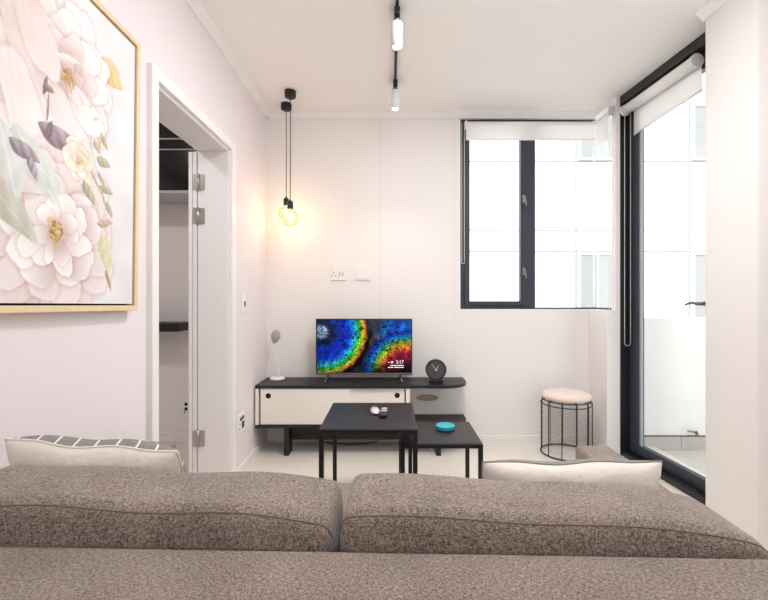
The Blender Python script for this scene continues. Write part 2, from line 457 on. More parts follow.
plate('wall_socket', 'white socket plate with black plug low on left wall beside the doorway', 'socket', (XL, 2.665, 0.31), R(90), 0.125, 0.118,
      [(-0.022, 0.012, 0.018, 0.036, 'black_plastic'), (0.02, 0.042, 0.022, 0.038, 'black_plastic'), (0.012, 0.046, -0.035, 0.005, 'black_plastic')],
      [(-0.03, -0.03, 0.005), (-0.02, -0.005, 0.004)])
plate('wall_socket', 'white socket plate with black holes low on wall beyond the doorway', 'socket', (-1.545, YB, 0.262), 0, 0.07, 0.115,
      [], [(-0.004, 0.024, 0.013), (-0.004, -0.012, 0.013), (-0.015, -0.035, 0.007)])

# ------------------------------------------------------------------ corner window
w = thing('window_1', 'dark framed corner window with a casement and frameless corner glass', 'window', (0, 0, 0), kind='structure')
y0, y1 = 3.25, 3.30
b = MB(); b.box(WX0, WX0 + 0.032, y0, y1, WZ0, WZ1); b.box(1.035, 1.11, y0, y1, WZ0, WZ1)
b.box(WX0 + 0.032, 1.035, y0, y1, WZ0, WZ0 + 0.028); b.box(WX0 + 0.032, 1.035, y0, y1, WZ1 - 0.03, WZ1)
b.box(1.11, 1.59, y0 + 0.01, y1, WZ0, WZ0 + 0.012); b.box(1.11, 1.572, y0, y1, WZ1 - 0.03, WZ1)
b.box(1.572, 1.59, 3.02, y0 + 0.01, WZ0, WZ0 + 0.012)
b.build('frame', 'alu', w)
b = MB(); cx0, cx1 = WX0 + 0.032, 1.035
b.box(cx0, cx0 + 0.04, y0 - 0.012, y1 - 0.01, WZ0 + 0.028, WZ1 - 0.03, 0.002); b.box(cx1 - 0.04, cx1, y0 - 0.012, y1 - 0.01, WZ0 + 0.028, WZ1 - 0.03, 0.002)
b.box(cx0 + 0.04, cx1 - 0.04, y0 - 0.012, y1 - 0.01, WZ0 + 0.028, WZ0 + 0.060, 0.002); b.box(cx0 + 0.04, cx1 - 0.04, y0 - 0.012, y1 - 0.01, WZ1 - 0.065, WZ1 - 0.03, 0.002)
ca = b.build('casement', 'alu', w)
MB().box(cx0 + 0.04, cx1 - 0.04, 3.272, 3.278, WZ0 + 0.06, WZ1 - 0.065).build('pane', 'glass', w)
MB().box(1.11, 1.566, 3.272, 3.278, WZ0 + 0.012, WZ1 - 0.03).build('pane', 'glass', w)
MB().box(1.569, 1.575, 3.02, 3.278, WZ0 + 0.012, WZ1 - 0.001).build('pane', 'glass', w)
MB().box(1.5665, 1.5765, 3.2705, 3.2795, WZ0 + 0.012, WZ1 - 0.03).build('corner_seal', 'blind', w)
for z in (1.845, 1.295):
    b = MB(); b.box(1.008, 1.024, 3.222, 3.239, z - 0.03, z + 0.03, 0.003); b.tube([(1.016, 3.222, z + 0.02), (1.016, 3.205, z + 0.015), (1.022, 3.203, z - 0.02), (1.026, 3.205, z - 0.055)], 0.006, 8)
    b.build('handle', 'silver', w)

# unseen rear window, added to let in daylight from behind the viewpoint
w = thing('added_rear_window', 'wide window added for daylight in the wall behind the sofa', 'window', (0, 0, 0), kind='structure')
b = MB()
for x in (-0.75, 0.375, 1.5): b.box(x, x + 0.05, YN - 0.08, YN - 0.03, 1.25, 2.35)
b.box(-0.7, 1.5, YN - 0.08, YN - 0.03, 1.25, 1.3); b.box(-0.7, 1.5, YN - 0.08, YN - 0.03, 2.3, 2.35)
b.build('frame', 'alu', w)
for x in (-0.7, 0.425): MB().box(x, x + 1.075, YN - 0.058, YN - 0.052, 1.3, 2.3).build('pane', 'glass', w)

# glass balcony door, slightly angled out
gd = thing('door_2', 'dark framed glass door to the balcony with a bronze lever', 'door', (1.607, 2.963, 0), R(4.4), kind='structure')
b = MB(); b.box(0, 0.12, 0, 0.04, 0, ZC, 0.002); b.box(0, 0.12, -0.86, 0, 2.44, ZC, 0.002); b.box(0, 0.13, -0.86, 0, 0, 0.03, 0.002); b.box(0.02, 0.12, -0.86, -0.79, 0.03, 2.44, 0.002)
b.build('frame', 'alu_black', gd)
b = MB(); b.box(0.062, 0.098, -0.108, -0.004, 0.034, 2.436, 0.002); b.box(0.062, 0.098, -0.785, -0.68, 0.034, 2.436, 0.002)
b.box(0.062, 0.098, -0.68, -0.108, 0.034, 0.10, 0.002); b.box(0.062, 0.098, -0.68, -0.108, 2.35, 2.436, 0.002)
b.build('leaf_frame', 'alu', gd)
MB().box(0.077, 0.083, -0.68, -0.108, 0.10, 2.35).build('pane', 'glass', gd)
MB().box(0.064, 0.076, -0.128, -0.109, 0.10, 2.35).build('lit_stile_edge', 'bead', gd)  # pale strip giving the stile edge its outdoor light by colour
b = MB(); b.cyl((0.062, -0.715, 1.065), (0.0, -0.715, 1.065), 0.011, n=14); b.cyl((0.062, -0.715, 1.065), (0.052, -0.715, 1.065), 0.026, n=20)
b.tube([(0.004, -0.715, 1.065), (-0.004, -0.70, 1.064), (-0.006, -0.68, 1.063), (-0.006, -0.655, 1.068), (-0.006, -0.635, 1.068), (-0.006, -0.612, 1.063), (-0.006, -0.592, 1.054)], [0.010, 0.010, 0.009, 0.0085, 0.0075, 0.0065, 0.005], 12)
b.build('lever', 'bronze', gd)

# roller blinds
def loop(x, y, zt, zb, wd, ax='x'):
    """hanging bead chain loop"""
    pts = []
    r_ = wd / 2
    put = lambda a, z: (x + a, y, z) if ax == 'x' else (x, y + a, z)
    for z in np.linspace(zt, zb + r_, 10): pts.append(put(-r_, z))
    for k in range(1, 8): pts.append(put(-r_ * math.cos(math.pi * k / 8), zb + r_ - r_ * math.sin(math.pi * k / 8)))
    for z in np.linspace(zb + r_, zt, 10): pts.append(put(r_, z))
    return pts
bl = thing('roller_blind', 'white roller blind rolled up over the left casement of the corner window', 'blind', (0.563, 3.195, 2.27))
MB().cyl((0.015, 0, 0.128), (0.955, 0, 0.128), 0.019, n=20).build('roller', 'white_plastic', bl)
MB().box(0.004, 0.965, -0.0215, -0.0195, 0.006, 0.128).build('fabric', 'blind', bl)
MB().box(0.004, 0.965, -0.0245, -0.0165, 0, 0.012, 0.003).build('bottom_bar', 'white_plastic', bl)
for xa, xb in ((0, 0.013), (0.957, 0.968)): MB().box(xa, xb, -0.02, 0.03, 0.10, 0.150, 0.002).build('bracket', 'white_plastic', bl)
MB().tube(loop(-0.013, 0.005, 0.145, -0.92, 0.02), 0.0017, 6).build('pull_chain', 'chain', bl)
bl = thing('roller_blind', 'short white roller blind at the corner between window and glass door', 'blind', (1.532, 2.975, 2.205))
MB().cyl((0.015, 0.0, 0.19), (0.015, 0.165, 0.19), 0.019, n=20).build('roller', 'white_plastic', bl)
MB().box(-0.0055, -0.0035, 0.0, 0.165, 0.006, 0.19).build('fabric', 'blind', bl)
MB().box(-0.0085, 0.0, 0.0, 0.165, 0, 0.012, 0.003).build('bottom_bar', 'white_plastic', bl)
MB().box(-0.008, 0.036, -0.014, -0.002, 0.165, 0.225, 0.003).build('bracket', 'grey_plastic', bl)
MB().tube(loop(0.012, -0.014, 0.19, -1.36, 0.026), 0.0017, 6).build('pull_chain', 'chain', bl)
bl = thing('roller_blind', 'white roller blind above the glass balcony door', 'blind', (1.607, 2.963, 2.20), R(4.4))
MB().cyl((0.020, -0.035, 0.192), (0.020, -0.63, 0.192), 0.034, n=28).build('roller', 'white_plastic', bl)
for ya, yb in ((-0.030, -0.016), (-0.635, -0.65)): MB().cyl((0.020, ya, 0.192), (0.020, yb, 0.192), 0.038, n=28).build('end_cap', 'white_plastic', bl)
MB().prism([(-0.07, 0.006), (-0.64, 0.034), (-0.64, 0.19), (-0.07, 0.19)], 0.050, 0.0525, axis='x').build('fabric', 'blind', bl)
MB().cyl((0.051, -0.07, 0.006), (0.051, -0.64, 0.034), 0.006, n=10).build('bottom_bar', 'white_plastic', bl)
MB().tube(loop(0.022, -0.045, 0.17, -1.435, 0.042), 0.0017, 6).build('pull_chain', 'chain', bl)

# ------------------------------------------------------------------ outside
b = MB(); b.box(1.725, 3.4, 1.2, 3.14, -0.13, -0.03)
struct('floor_balcony', b, 'tile', 'pale tiled floor of the balcony', 'balcony floor')
b = MB(); b.box(1.61, 3.5, 3.14, 3.29, -0.13, 0.944, 0.004); b.box(3.4, 3.5, 1.2, 3.14, -0.13, 0.944, 0.004)
struct('wall_balcony', b, 'plaster', 'low white plastered balcony parapet', 'parapet')
b = MB()
for k in range(4): b.box(1.73 + k * 0.415, 1.73 + k * 0.415 + 0.412, 3.128, 3.14, -0.03, 0.07)
j = MB().box(1.73, 3.4, 3.131, 3.14, 0.07, 0.078)  # dark strip painting in the shade of the gap above the tiles
struct('trim_6', j, 'gap_shade', 'dark strip standing for the shadow line above the balcony skirting tiles', 'joint')
struct('trim_5', b, 'skirt_tile', 'grey tile skirting along the foot of the balcony parapet', 'skirting')
b = MB(); b.box(1.95, 3.6, 0.4, 3.32, 2.62, 2.78)  # slab added to keep direct sun off the balcony and parapet
struct('sun_block_slab', b, 'plaster', 'white slab added above the balcony to keep the sun off', 'sun block')
t = thing('garden_tap', 'small bronze tap low on the balcony parapet', 'tap', (2.24, 3.14, 0.105))
MB().cyl((0, 0, 0), (0, -0.05, 0), 0.007, n=12).tube([(0, -0.05, 0), (-0.012, -0.06, 0.0), (-0.024, -0.062, -0.004), (-0.028, -0.062, -0.014)], 0.006, 10).build('spout', 'bronze', t)
MB().cyl((0, -0.04, 0), (0, -0.04, 0.014), 0.005, n=10).tube([(0.0, -0.04, 0.014), (-0.03, -0.045, 0.012), (-0.06, -0.05, 0.016), (-0.075, -0.05, 0.022)], 0.0045, 8).build('handle', 'bronze', t)
b = MB(); b.box(-8, 16, -8, 14, -3.3, -3.2)
struct('ground_outside', b, 'ground', 'pale paving far below outside', 'ground')
bd = thing('apartment_building', 'white panelled building across the gap outside the windows', 'building', (0, 8.0, -3.2))
b = MB(); b.box(-6, 14, 0.03, 0.4, 0, 10.2, mi=1)
jz = [0.4, 2.65, 5.16, 5.56, 6.85, 7.95, 9.05]           # horizontal joints above the ground
jx = [-5.06, -2.92, -0.78, 1.36, 3.5, 5.64, 7.78, 9.92, 12.06]
xs = [-6] + jx + [14]; zs = [0] + jz + [10.2]
for i in range(len(xs) - 1):
    for j in range(len(zs) - 1):
        pass
b.box(-6, 14, 0.0, 0.03, 0, 10.2, mi=1)
for x in jx: b.box(x - 0.02, x + 0.02, -0.002, 0.001, 0, 10.2)
for z in jz: b.box(-6, 14, -0.003, 0.001, z - 0.018, z + 0.018)
b.build('facade', ['joint', 'facade'], bd)
for x in (3.53, 5.67, 7.81, -2.89):
    for z0, z1 in ((3.65, 5.14), (6.87, 7.93)):
        wn = MB()
        wn.box(x, x + 0.74, -0.03, -0.004, z0, z0 + 0.05).box(x, x + 0.74, -0.03, -0.004, z1 - 0.05, z1)
        for xa, xb in ((0, 0.05), (0.69, 0.74), (0.36, 0.39)): wn.box(x + xa, x + xb, -0.03, -0.004, z0 + 0.051, z1 - 0.051)
        wo = wn.build('window', 'far_frame', bd)
        MB().box(x + 0.05, x + 0.69, -0.014, -0.008, z0 + 0.052, z1 - 0.052).build('pane', 'farglass', wo)

# ------------------------------------------------------------------ painting
def paint_flowers(W, H, w_m, h_m, y_near, z_bot):
    """the floral picture as colours on a fine grid; returns (H, W, 3) in sRGB 0..255; column 0 is the near edge"""
    rng = np.random.default_rng(3)
    S, T = np.meshgrid(np.linspace(0, w_m, W), np.linspace(0, h_m, H))
    n0 = np.zeros((H, W))
    for k in range(26):
        a = rng.uniform(0, 2 * np.pi); fq = rng.uniform(8, 60)
        n0 += np.sin((S * np.cos(a) + T * np.sin(a)) * fq + rng.uniform(0, 6)) / 26 ** 0.5
    img = np.ones((H, W, 3)) * np.array([229, 228, 231.0]) + n0[..., None] * np.array([2.2, 2.0, 1.8])
    def where(px, py):
        d = 0.905 * 425 / (390.0 - px)
        return d - y_near, 1.1 + (297.0 - py) / 425 * d - z_bot
    def blob(s, t, a, b_, ang, c_in, c_edge, al=0.9, shade=0.0, wob=0.10, drop=0.0, rim=0.0):
        ca, sa = math.cos(ang), math.sin(ang)
        u = ((S - s) * ca + (T - t) * sa) / a; v = (-(S - s) * sa + (T - t) * ca) / b_
        ph = rng.uniform(0, 6, 4)
        th = np.arctan2(v, u)
        sh = 1 + wob * np.sin(2 * th + ph[0]) + wob * 0.8 * np.sin(3 * th + ph[1]) + wob * 0.5 * np.sin(5 * th + ph[2]) + wob * 0.18 * np.sin(11 * th + ph[3])
        r = np.sqrt(u * u + v * v) / sh
        if drop:                                           # glaze of thin darker paint around the petal
            m = np.clip((1.22 - r) / 0.22, 0, 1)[..., None] * drop
            img[:] = img * (1 - m) + img * np.array([0.80, 0.70, 0.69]) * m
        m = np.clip((1 - r) / 0.06, 0, 1) * al
        k = np.clip(0.5 + 0.62 * u + 0.10 * n0, 0, 1)[..., None] ** 0.85     # inner end to outer end of the petal
        c = np.array(c_in) * (1 - k) + np.array(c_edge) * k
        streak = np.sin(v * 13 + ph[0] + 1.2 * np.sin(u * 3 + ph[1]) + n0) * np.sin(v * 29 + ph[2])
        c = c + (streak * 4.0)[..., None] * (1 - 0.5 * k)
        if rim:
            e_ = (np.exp(-((r - 0.93) / 0.05) ** 2) * np.clip(u + 0.3, 0, 1))[..., None]
            c = c + e_ * rim
        img[:] = img * (1 - m[..., None]) + c * m[..., None]
    def leaf(px, py, L, wd, ang, c1, c2, al=0.92):
        s, t = where(px, py); ca, sa = math.cos(ang), math.sin(ang)
        u = ((S - s) * ca + (T - t) * sa) / L; v = (-(S - s) * sa + (T - t) * ca) / wd
        lim = np.clip(1 - u * u, 0, 1) ** 0.8 * (1 - 0.35 * u)
        m = np.clip((lim - np.abs(v - 0.15 * np.sin(u * 3))) / 0.12, 0, 1) * (np.abs(u) < 1) * al
        k = np.clip(0.5 + 0.55 * v + 0.25 * np.sin(u * 9 + v * 4), 0, 1)[..., None]
        c = np.array(c1) * (1 - k) + np.array(c2) * k
        rib = (np.abs(v) < 0.06)[..., None] * 14
        img[:] = img * (1 - m[..., None]) + (c + rib) * m[..., None]
    WH, BL, PK, DP = (243, 241, 242), (236, 227, 227), (226, 210, 208), (206, 178, 172)
    OC, OC2, PU, PU2 = (208, 188, 140), (226, 212, 174), (128, 112, 122), (186, 174, 182)
    SG, SG2, OL, OL2 = (204, 209, 204), (222, 226, 222), (156, 150, 128), (204, 198, 174)
    def peony(px, py, rad, asp, rings_, gold=None, al=0.95, drop=0.26, tilt=0.0):
        s, t = where(px, py)
        for q, (fr, n, ln, wd, ci, ce) in enumerate(rings_):
            off = rng.uniform(0, 6)
            order = rng.permutation(n)
            for k in order:
                a = off + 2 * math.pi * k / n + rng.uniform(-0.22, 0.22)
                rr = rad * fr * rng.uniform(0.88, 1.1)
                j = rng.uniform(-7, 5)
                blob(s + rr * math.cos(a), t + rr * math.sin(a) * asp, rad * ln * rng.uniform(0.85, 1.15), rad * wd * rng.uniform(0.85, 1.2), a + rng.uniform(-0.3, 0.3),
                     np.array(ci) + j, np.array(ce) + j * 0.5, al, wob=0.09, drop=drop, rim=6)
        if gold:
            blob(s, t, gold * 1.25, gold * 1.25, 0, (206, 170, 132), (222, 196, 176), 0.65, wob=0.15)
            for k in range(90):
                a = rng.uniform(0, 6.28); rr = gold * rng.uniform(0, 1) ** 0.6
                cc = [(204, 170, 108), (172, 136, 84), (224, 198, 144), (150, 116, 78)][k % 4]
                blob(s + rr * math.cos(a) * 0.85, t + rr * math.sin(a), 0.0055, 0.0032, rng.uniform(0, 6), cc, cc, 0.85)
    # dark foliage at the top edge
    leaf(8, 8, 0.10, 0.035, -0.9, (120, 122, 112), (176, 178, 172)); leaf(16, 18, 0.06, 0.02, -1.2, PU, PU2)
    leaf(36, 3, 0.05, 0.02, 0.2, (128, 122, 118), (196, 168, 150)); leaf(50, 8, 0.06, 0.022, -0.5, (140, 138, 132), (206, 202, 196))
    leaf(0, 15, 0.08, 0.03, -1.0, (168, 166, 164), (196, 194, 194))
    # ochre leaves right of the upper bloom
    leaf(108, 66, 0.065, 0.042, 0.25, OC, OC2); leaf(113, 76, 0.055, 0.03, -0.2, (210, 188, 128), (232, 214, 160)); leaf(104, 83, 0.03, 0.010, -1.2, OC, OL2)
    # upper left bloom, white and blush
    peony(-8, 85, 0.17, 1.7, [(0.95, 9, 0.50, 0.40, PK, BL), (0.66, 8, 0.50, 0.36, PK, WH), (0.40, 6, 0.44, 0.30, DP, WH), (0.18, 4, 0.30, 0.20, PK, WH)], drop=0.25)
    # upper right bloom
    peony(66, 74, 0.150, 1.25, [(0.86, 9, 0.50, 0.42, BL, WH), (0.62, 8, 0.46, 0.36, PK, WH), (0.40, 7, 0.36, 0.26, DP, BL), (0.22, 5, 0.22, 0.15, DP, PK)], gold=0.020)
    for (px, py, a_, b_, an, ci, ce) in ((30, 52, 0.20, 0.060, -1.15, BL, WH), (42, 88, 0.19, 0.055, -1.0, PK, WH), (66, 116, 0.13, 0.050, -0.75, PK, WH), (24, 112, 0.15, 0.06, -1.25, BL, WH), (86, 110, 0.09, 0.045, -0.6, BL, WH), (36, 30, 0.12, 0.055, -1.1, PK, BL)):
        s, t = where(px, py); blob(s, t, a_, b_, an, ci, ce, 0.92, wob=0.07, drop=0.22, rim=5)
    for (px, py) in ((66, 78), (70, 72), (67, 70), (72, 80), (69, 84)):
        s, t = where(px, py); blob(s, t, 0.007, 0.018, 0.25, (176, 138, 104), (206, 174, 132), 0.8)
    leaf(69, 46, 0.05, 0.014, 0.15, DP, PK, 0.6); leaf(66, 55, 0.05, 0.012, 0.25, PK, WH, 0.8); leaf(72, 96, 0.05, 0.014, -0.9, DP, BL, 0.5)
    for (px, py) in ((84, 88), (90, 100), (96, 116), (80, 96)):
        s, t = where(px, py); blob(s, t, 0.018, 0.006, rng.uniform(0, 3), DP, PK, 0.6)
    # lower blush bloom with gold centre
    peony(12, 268, 0.13, 1.0, [(0.7, 7, 0.6, 0.45, PK, (236, 224, 224))], al=0.8, drop=0.3)
    peony(57, 230, 0.178, 1.0, [(0.98, 10, 0.42, 0.36, PK, (238, 226, 227)), (0.80, 10, 0.40, 0.32, PK, BL), (0.62, 9, 0.36, 0.28, DP, WH), (0.44, 8, 0.30, 0.22, PK, WH), (0.29, 7, 0.20, 0.14, DP, WH)], gold=0.027)
    s, t = where(22, 188); blob(s, t, 0.07, 0.03, 0.5, DP, BL, 0.7, drop=0.3); s, t = where(34, 182); blob(s, t, 0.08, 0.03, 0.35, PK, WH, 0.85, drop=0.4)
    # sage leaves between the blooms
    leaf(38, 168, 0.12, 0.045, -0.9, SG, SG2, 0.9); leaf(8, 160, 0.10, 0.045, -1.3, (204, 208, 206), (222, 226, 224), 0.9)
    leaf(10, 208, 0.12, 0.04, -0.75, (178, 178, 158), (208, 208, 196), 0.9); leaf(50, 178, 0.07, 0.03, -0.6, SG, (226, 230, 226), 0.8)
    # purple grey leaves
    leaf(62, 138, 0.085, 0.032, -0.18, PU, PU2); leaf(25, 150, 0.05, 0.022, -0.35, PU, PU2); leaf(49, 127, 0.028, 0.012, 1.2, PU, (140, 122, 130)); leaf(33, 168, 0.035, 0.013, -1.2, (136, 120, 134), (196, 188, 196))
    leaf(44, 82, 0.03, 0.007, 1.35, (118, 100, 98), (150, 130, 126)); leaf(48, 86, 0.02, 0.011, -0.2, (120, 104, 100), (176, 160, 152)); leaf(47, 104, 0.045, 0.004, 1.5, (150, 132, 128), (170, 152, 148))
    # cream rose bud
    peony(80, 158, 0.055, 1.15, [(0.62, 6, 0.62, 0.56, (224, 206, 168), (240, 236, 228)), (0.36, 5, 0.56, 0.42, (216, 190, 146), (242, 238, 232)), (0.14, 4, 0.36, 0.22, (206, 176, 122), (240, 232, 218))])
    # small olive leaves and the trailing stem
    for (px, py, L, wd, an) in ((104, 160, 0.035, 0.018, -0.2), (90, 192, 0.045, 0.018, -0.9), (107, 188, 0.035, 0.013, -0.2), (102, 178, 0.03, 0.008, -0.9), (110, 208, 0.03, 0.013, -1.1), (105, 200, 0.035, 0.005, -1.2), (98, 183, 0.05, 0.005, -0.9), (97, 145, 0.025, 0.010, -0.9), (104, 139, 0.03, 0.012, -1.0)):
        leaf(px, py, L, wd, an, OL, OL2)
    leaf(99, 139, 0.03, 0.010, 1.2, (208, 170, 132), (226, 206, 186)); leaf(106, 221, 0.04, 0.014, 0.2, (176, 152, 140), (216, 190, 180))
    leaf(107, 253, 0.065, 0.030, -1.35, (206, 204, 158), (228, 222, 196)); leaf(110, 279, 0.04, 0.008, -1.2, (150, 130, 110), (190, 172, 150))
    return np.clip(img + n0[..., None] * 1.5, 0, 255)

def to_lin(a):
    a = np.asarray(a, dtype=np.float64) / 255.0
    return np.where(a <= 0.04045, a / 12.92, ((a + 0.055) / 1.055) ** 2.4)

def colour_grid(name, material, img, place, parent):
    """flat grid mesh whose vertices carry the picture; place(i, j) arrays -> coordinates"""
    H, W = img.shape[:2]
    jj, ii = np.meshgrid(np.arange(W), np.arange(H))
    co = place(jj / (W - 1), ii / (H - 1)).reshape(-1, 3)
    idx = np.arange(H * W).reshape(H, W)
    q = np.stack([idx[:-1, :-1], idx[:-1, 1:], idx[1:, 1:], idx[1:, :-1]], -1).reshape(-1, 4)
    me = bpy.data.meshes.new(name)
    me.from_pydata(co.tolist(), [], q.tolist())
    ca = me.color_attributes.new('Col', 'FLOAT_COLOR', 'POINT')
    c = np.ones((H * W, 4), dtype=np.float32); c[:, :3] = to_lin(img).reshape(-1, 3)
    ca.data.foreach_set('color', c.ravel())
    me.materials.append(M[material])
    o = bpy.data.objects.new(name, me); COL.objects.link(o); o.parent = parent
    return o

PW, PH = 0.97, 0.965
pa = thing('framed_painting', 'large painting of blush flowers in a thin oak frame on the left wall', 'painting', (XL, 1.524 - PW / 2, 1.061))
pa.rotation_euler = (R(-1.1), 0, 0)
f = 0.018; h = PW / 2; dp = 0.036
b = MB()
b.box(0, dp, -h, h, 0, f, 0.0015).box(0, dp, -h, h, PH - f, PH, 0.0015).box(0, dp, -h, -h + f, f, PH - f, 0.0015).box(0, dp, h - f, h, f, PH - f, 0.0015)
b.build('frame', 'oak', pa)
g = f + 0.006
cv = MB().box(0.004, 0.0285, -h + g, h - g, g, PH - g).build('canvas', 'canvas_edge', pa)
MB().box(0.001, 0.004, -h + f, h - f, f, PH - f).build('backing', 'dark_gap', pa)
img = paint_flowers(430, 430, PW - 2 * g, PH - 2 * g, 1.524 - PW + g, 1.061 + g)
colour_grid('painted_flowers', 'art', img, lambda u, v: np.stack([np.full_like(u, 0.029), -h + g + u * (PW - 2 * g), g + v * (PH - 2 * g)], -1), cv)

# ------------------------------------------------------------------ media console
cs = thing('tv_stand', 'low black and white media console with a rounded open end against the back wall', 'tv stand', (-0.925, 2.917, 0))
def plan(x0, x1, y0, y1, r):
    pts = [(x0, y0), (x1 - r, y0)]
    for k in range(1, 13):
        a = -math.pi / 2 + (math.pi / 2) * k / 12
        pts.append((x1 - r + r * math.cos(a), y0 + 0.2 + 0.2 * math.sin(a) if False else y0 + r + r * math.sin(a)))
    return pts + [(x1, y1), (x0, y1)]
CL, CD = 1.475, 0.298
MB().prism(plan(0, CL, 0, CD, 0.17), 0.471, 0.493).build('top', 'black_wood', cs)
MB().prism(plan(0, CL, 0, CD, 0.17), 0.199, 0.221).build('bottom', 'black_wood', cs)
MB().box(0.0, 0.022, 0.003, CD, 0.221, 0.471).build('side_panel', 'laminate', cs)
MB().box(1.035, 1.062, 0.003, CD, 0.221, 0.471).build('divider', 'laminate', cs)
MB().box(0.024, 1.033, 0.036, CD, 0.222, 0.470).build('carcass', 'dark_gap', cs)
# pale back panel of the open end, with an oval cable opening
t = bmesh.new(); N = 40
cxo, czo, ao, bo = 1.205, 0.345, 0.083, 0.026
x0, x1, z0, z1 = 1.062, 1.472, 0.221, 0.471
def rim(k):
    a = 2 * math.pi * k / N; dx, dz = math.cos(a), math.sin(a)
    s_ = min(((x1 - cxo) / dx) if dx > 1e-9 else ((x0 - cxo) / dx if dx < -1e-9 else 9), ((z1 - czo) / dz) if dz > 1e-9 else ((z0 - czo) / dz if dz < -1e-9 else 9))
    return (cxo + dx * s_, czo + dz * s_)
for yy in (0.270, 0.282):
    pass
rows = []
for yy in (0.270, 0.282):
    rows.append(([t.verts.new((cxo + ao * math.cos(2 * math.pi * k / N), yy, czo + bo * math.sin(2 * math.pi * k / N))) for k in range(N)],
                 [t.verts.new((rim(k)[0], yy, rim(k)[1])) for k in range(N)]))
corners = [(x0, z0), (x1, z0), (x1, z1), (x0, z1)]
for (E, O) in rows:
    for k in range(N): t.faces.new((E[k], E[(k + 1) % N], O[(k + 1) % N], O[k]))
    for (cx_, cz_) in corners:                          # fill the corners cut by the fan
        best = None
        for k in range(N):
            a_, b2 = O[k].co, O[(k + 1) % N].co
            if (abs(a_.x - cx_) < 1e-4 and abs(b2.z - cz_) < 1e-4) or (abs(a_.z - cz_) < 1e-4 and abs(b2.x - cx_) < 1e-4): best = k
        if best is not None:
            v = t.verts.new((cx_, O[0].co.y, cz_)); t.faces.new((O[best], O[(best + 1) % N], v))
for k in range(N):
    t.faces.new((rows[0][0][k], rows[1][0][k], rows[1][0][(k + 1) % N], rows[0][0][(k + 1) % N]))
    t.faces.new((rows[0][1][k], rows[0][1][(k + 1) % N], rows[1][1][(k + 1) % N], rows[1][1][k]))
m_ = MB(); m_.merge(t); m_.build('back_panel', 'panel_grey', cs)
MB().box(1.10, 1.31, 0.284, 0.290, 0.30, 0.39).build('opening_backing', 'hole', cs)  # brown plate put in to make the oval opening darker
for (x0, x1, yy, hx) in ((0.034, 0.652, 0.006, 0.088), (0.640, 1.026, 0.020, 0.975)):
    d = MB().box(x0, x1, yy, yy + 0.013, 0.223, 0.469, 0.0015).build('door', 'laminate', cs)
    MB().cyl((hx, yy - 0.0008, 0.420), (hx, yy + 0.002, 0.420), 0.0185, n=28).build('finger_hole', 'dark_gap', d)
for x in (0.190, 1.245):
    MB().box(x, x + 0.034, 0.025, 0.135, 0, 0.199, 0.001).build('leg', 'black_wood', cs)
MB().box(0.224, 1.245, 0.108, 0.130, 0.085, 0.199).build('stretcher', 'black_wood', cs)

tag(MB().tube([(-0.52, 3.205, 0.004), (-0.42, 3.19, 0.004), (-0.30, 3.165, 0.004), (-0.18, 3.18, 0.004), (-0.12, 3.205, 0.004), (-0.09, 3.215, 0.02), (-0.09, 3.217, 0.20)], 0.0035, 8).build('power_cord', 'black_plastic'),
    'thin black cord trailing on the floor under the media console', 'cord')

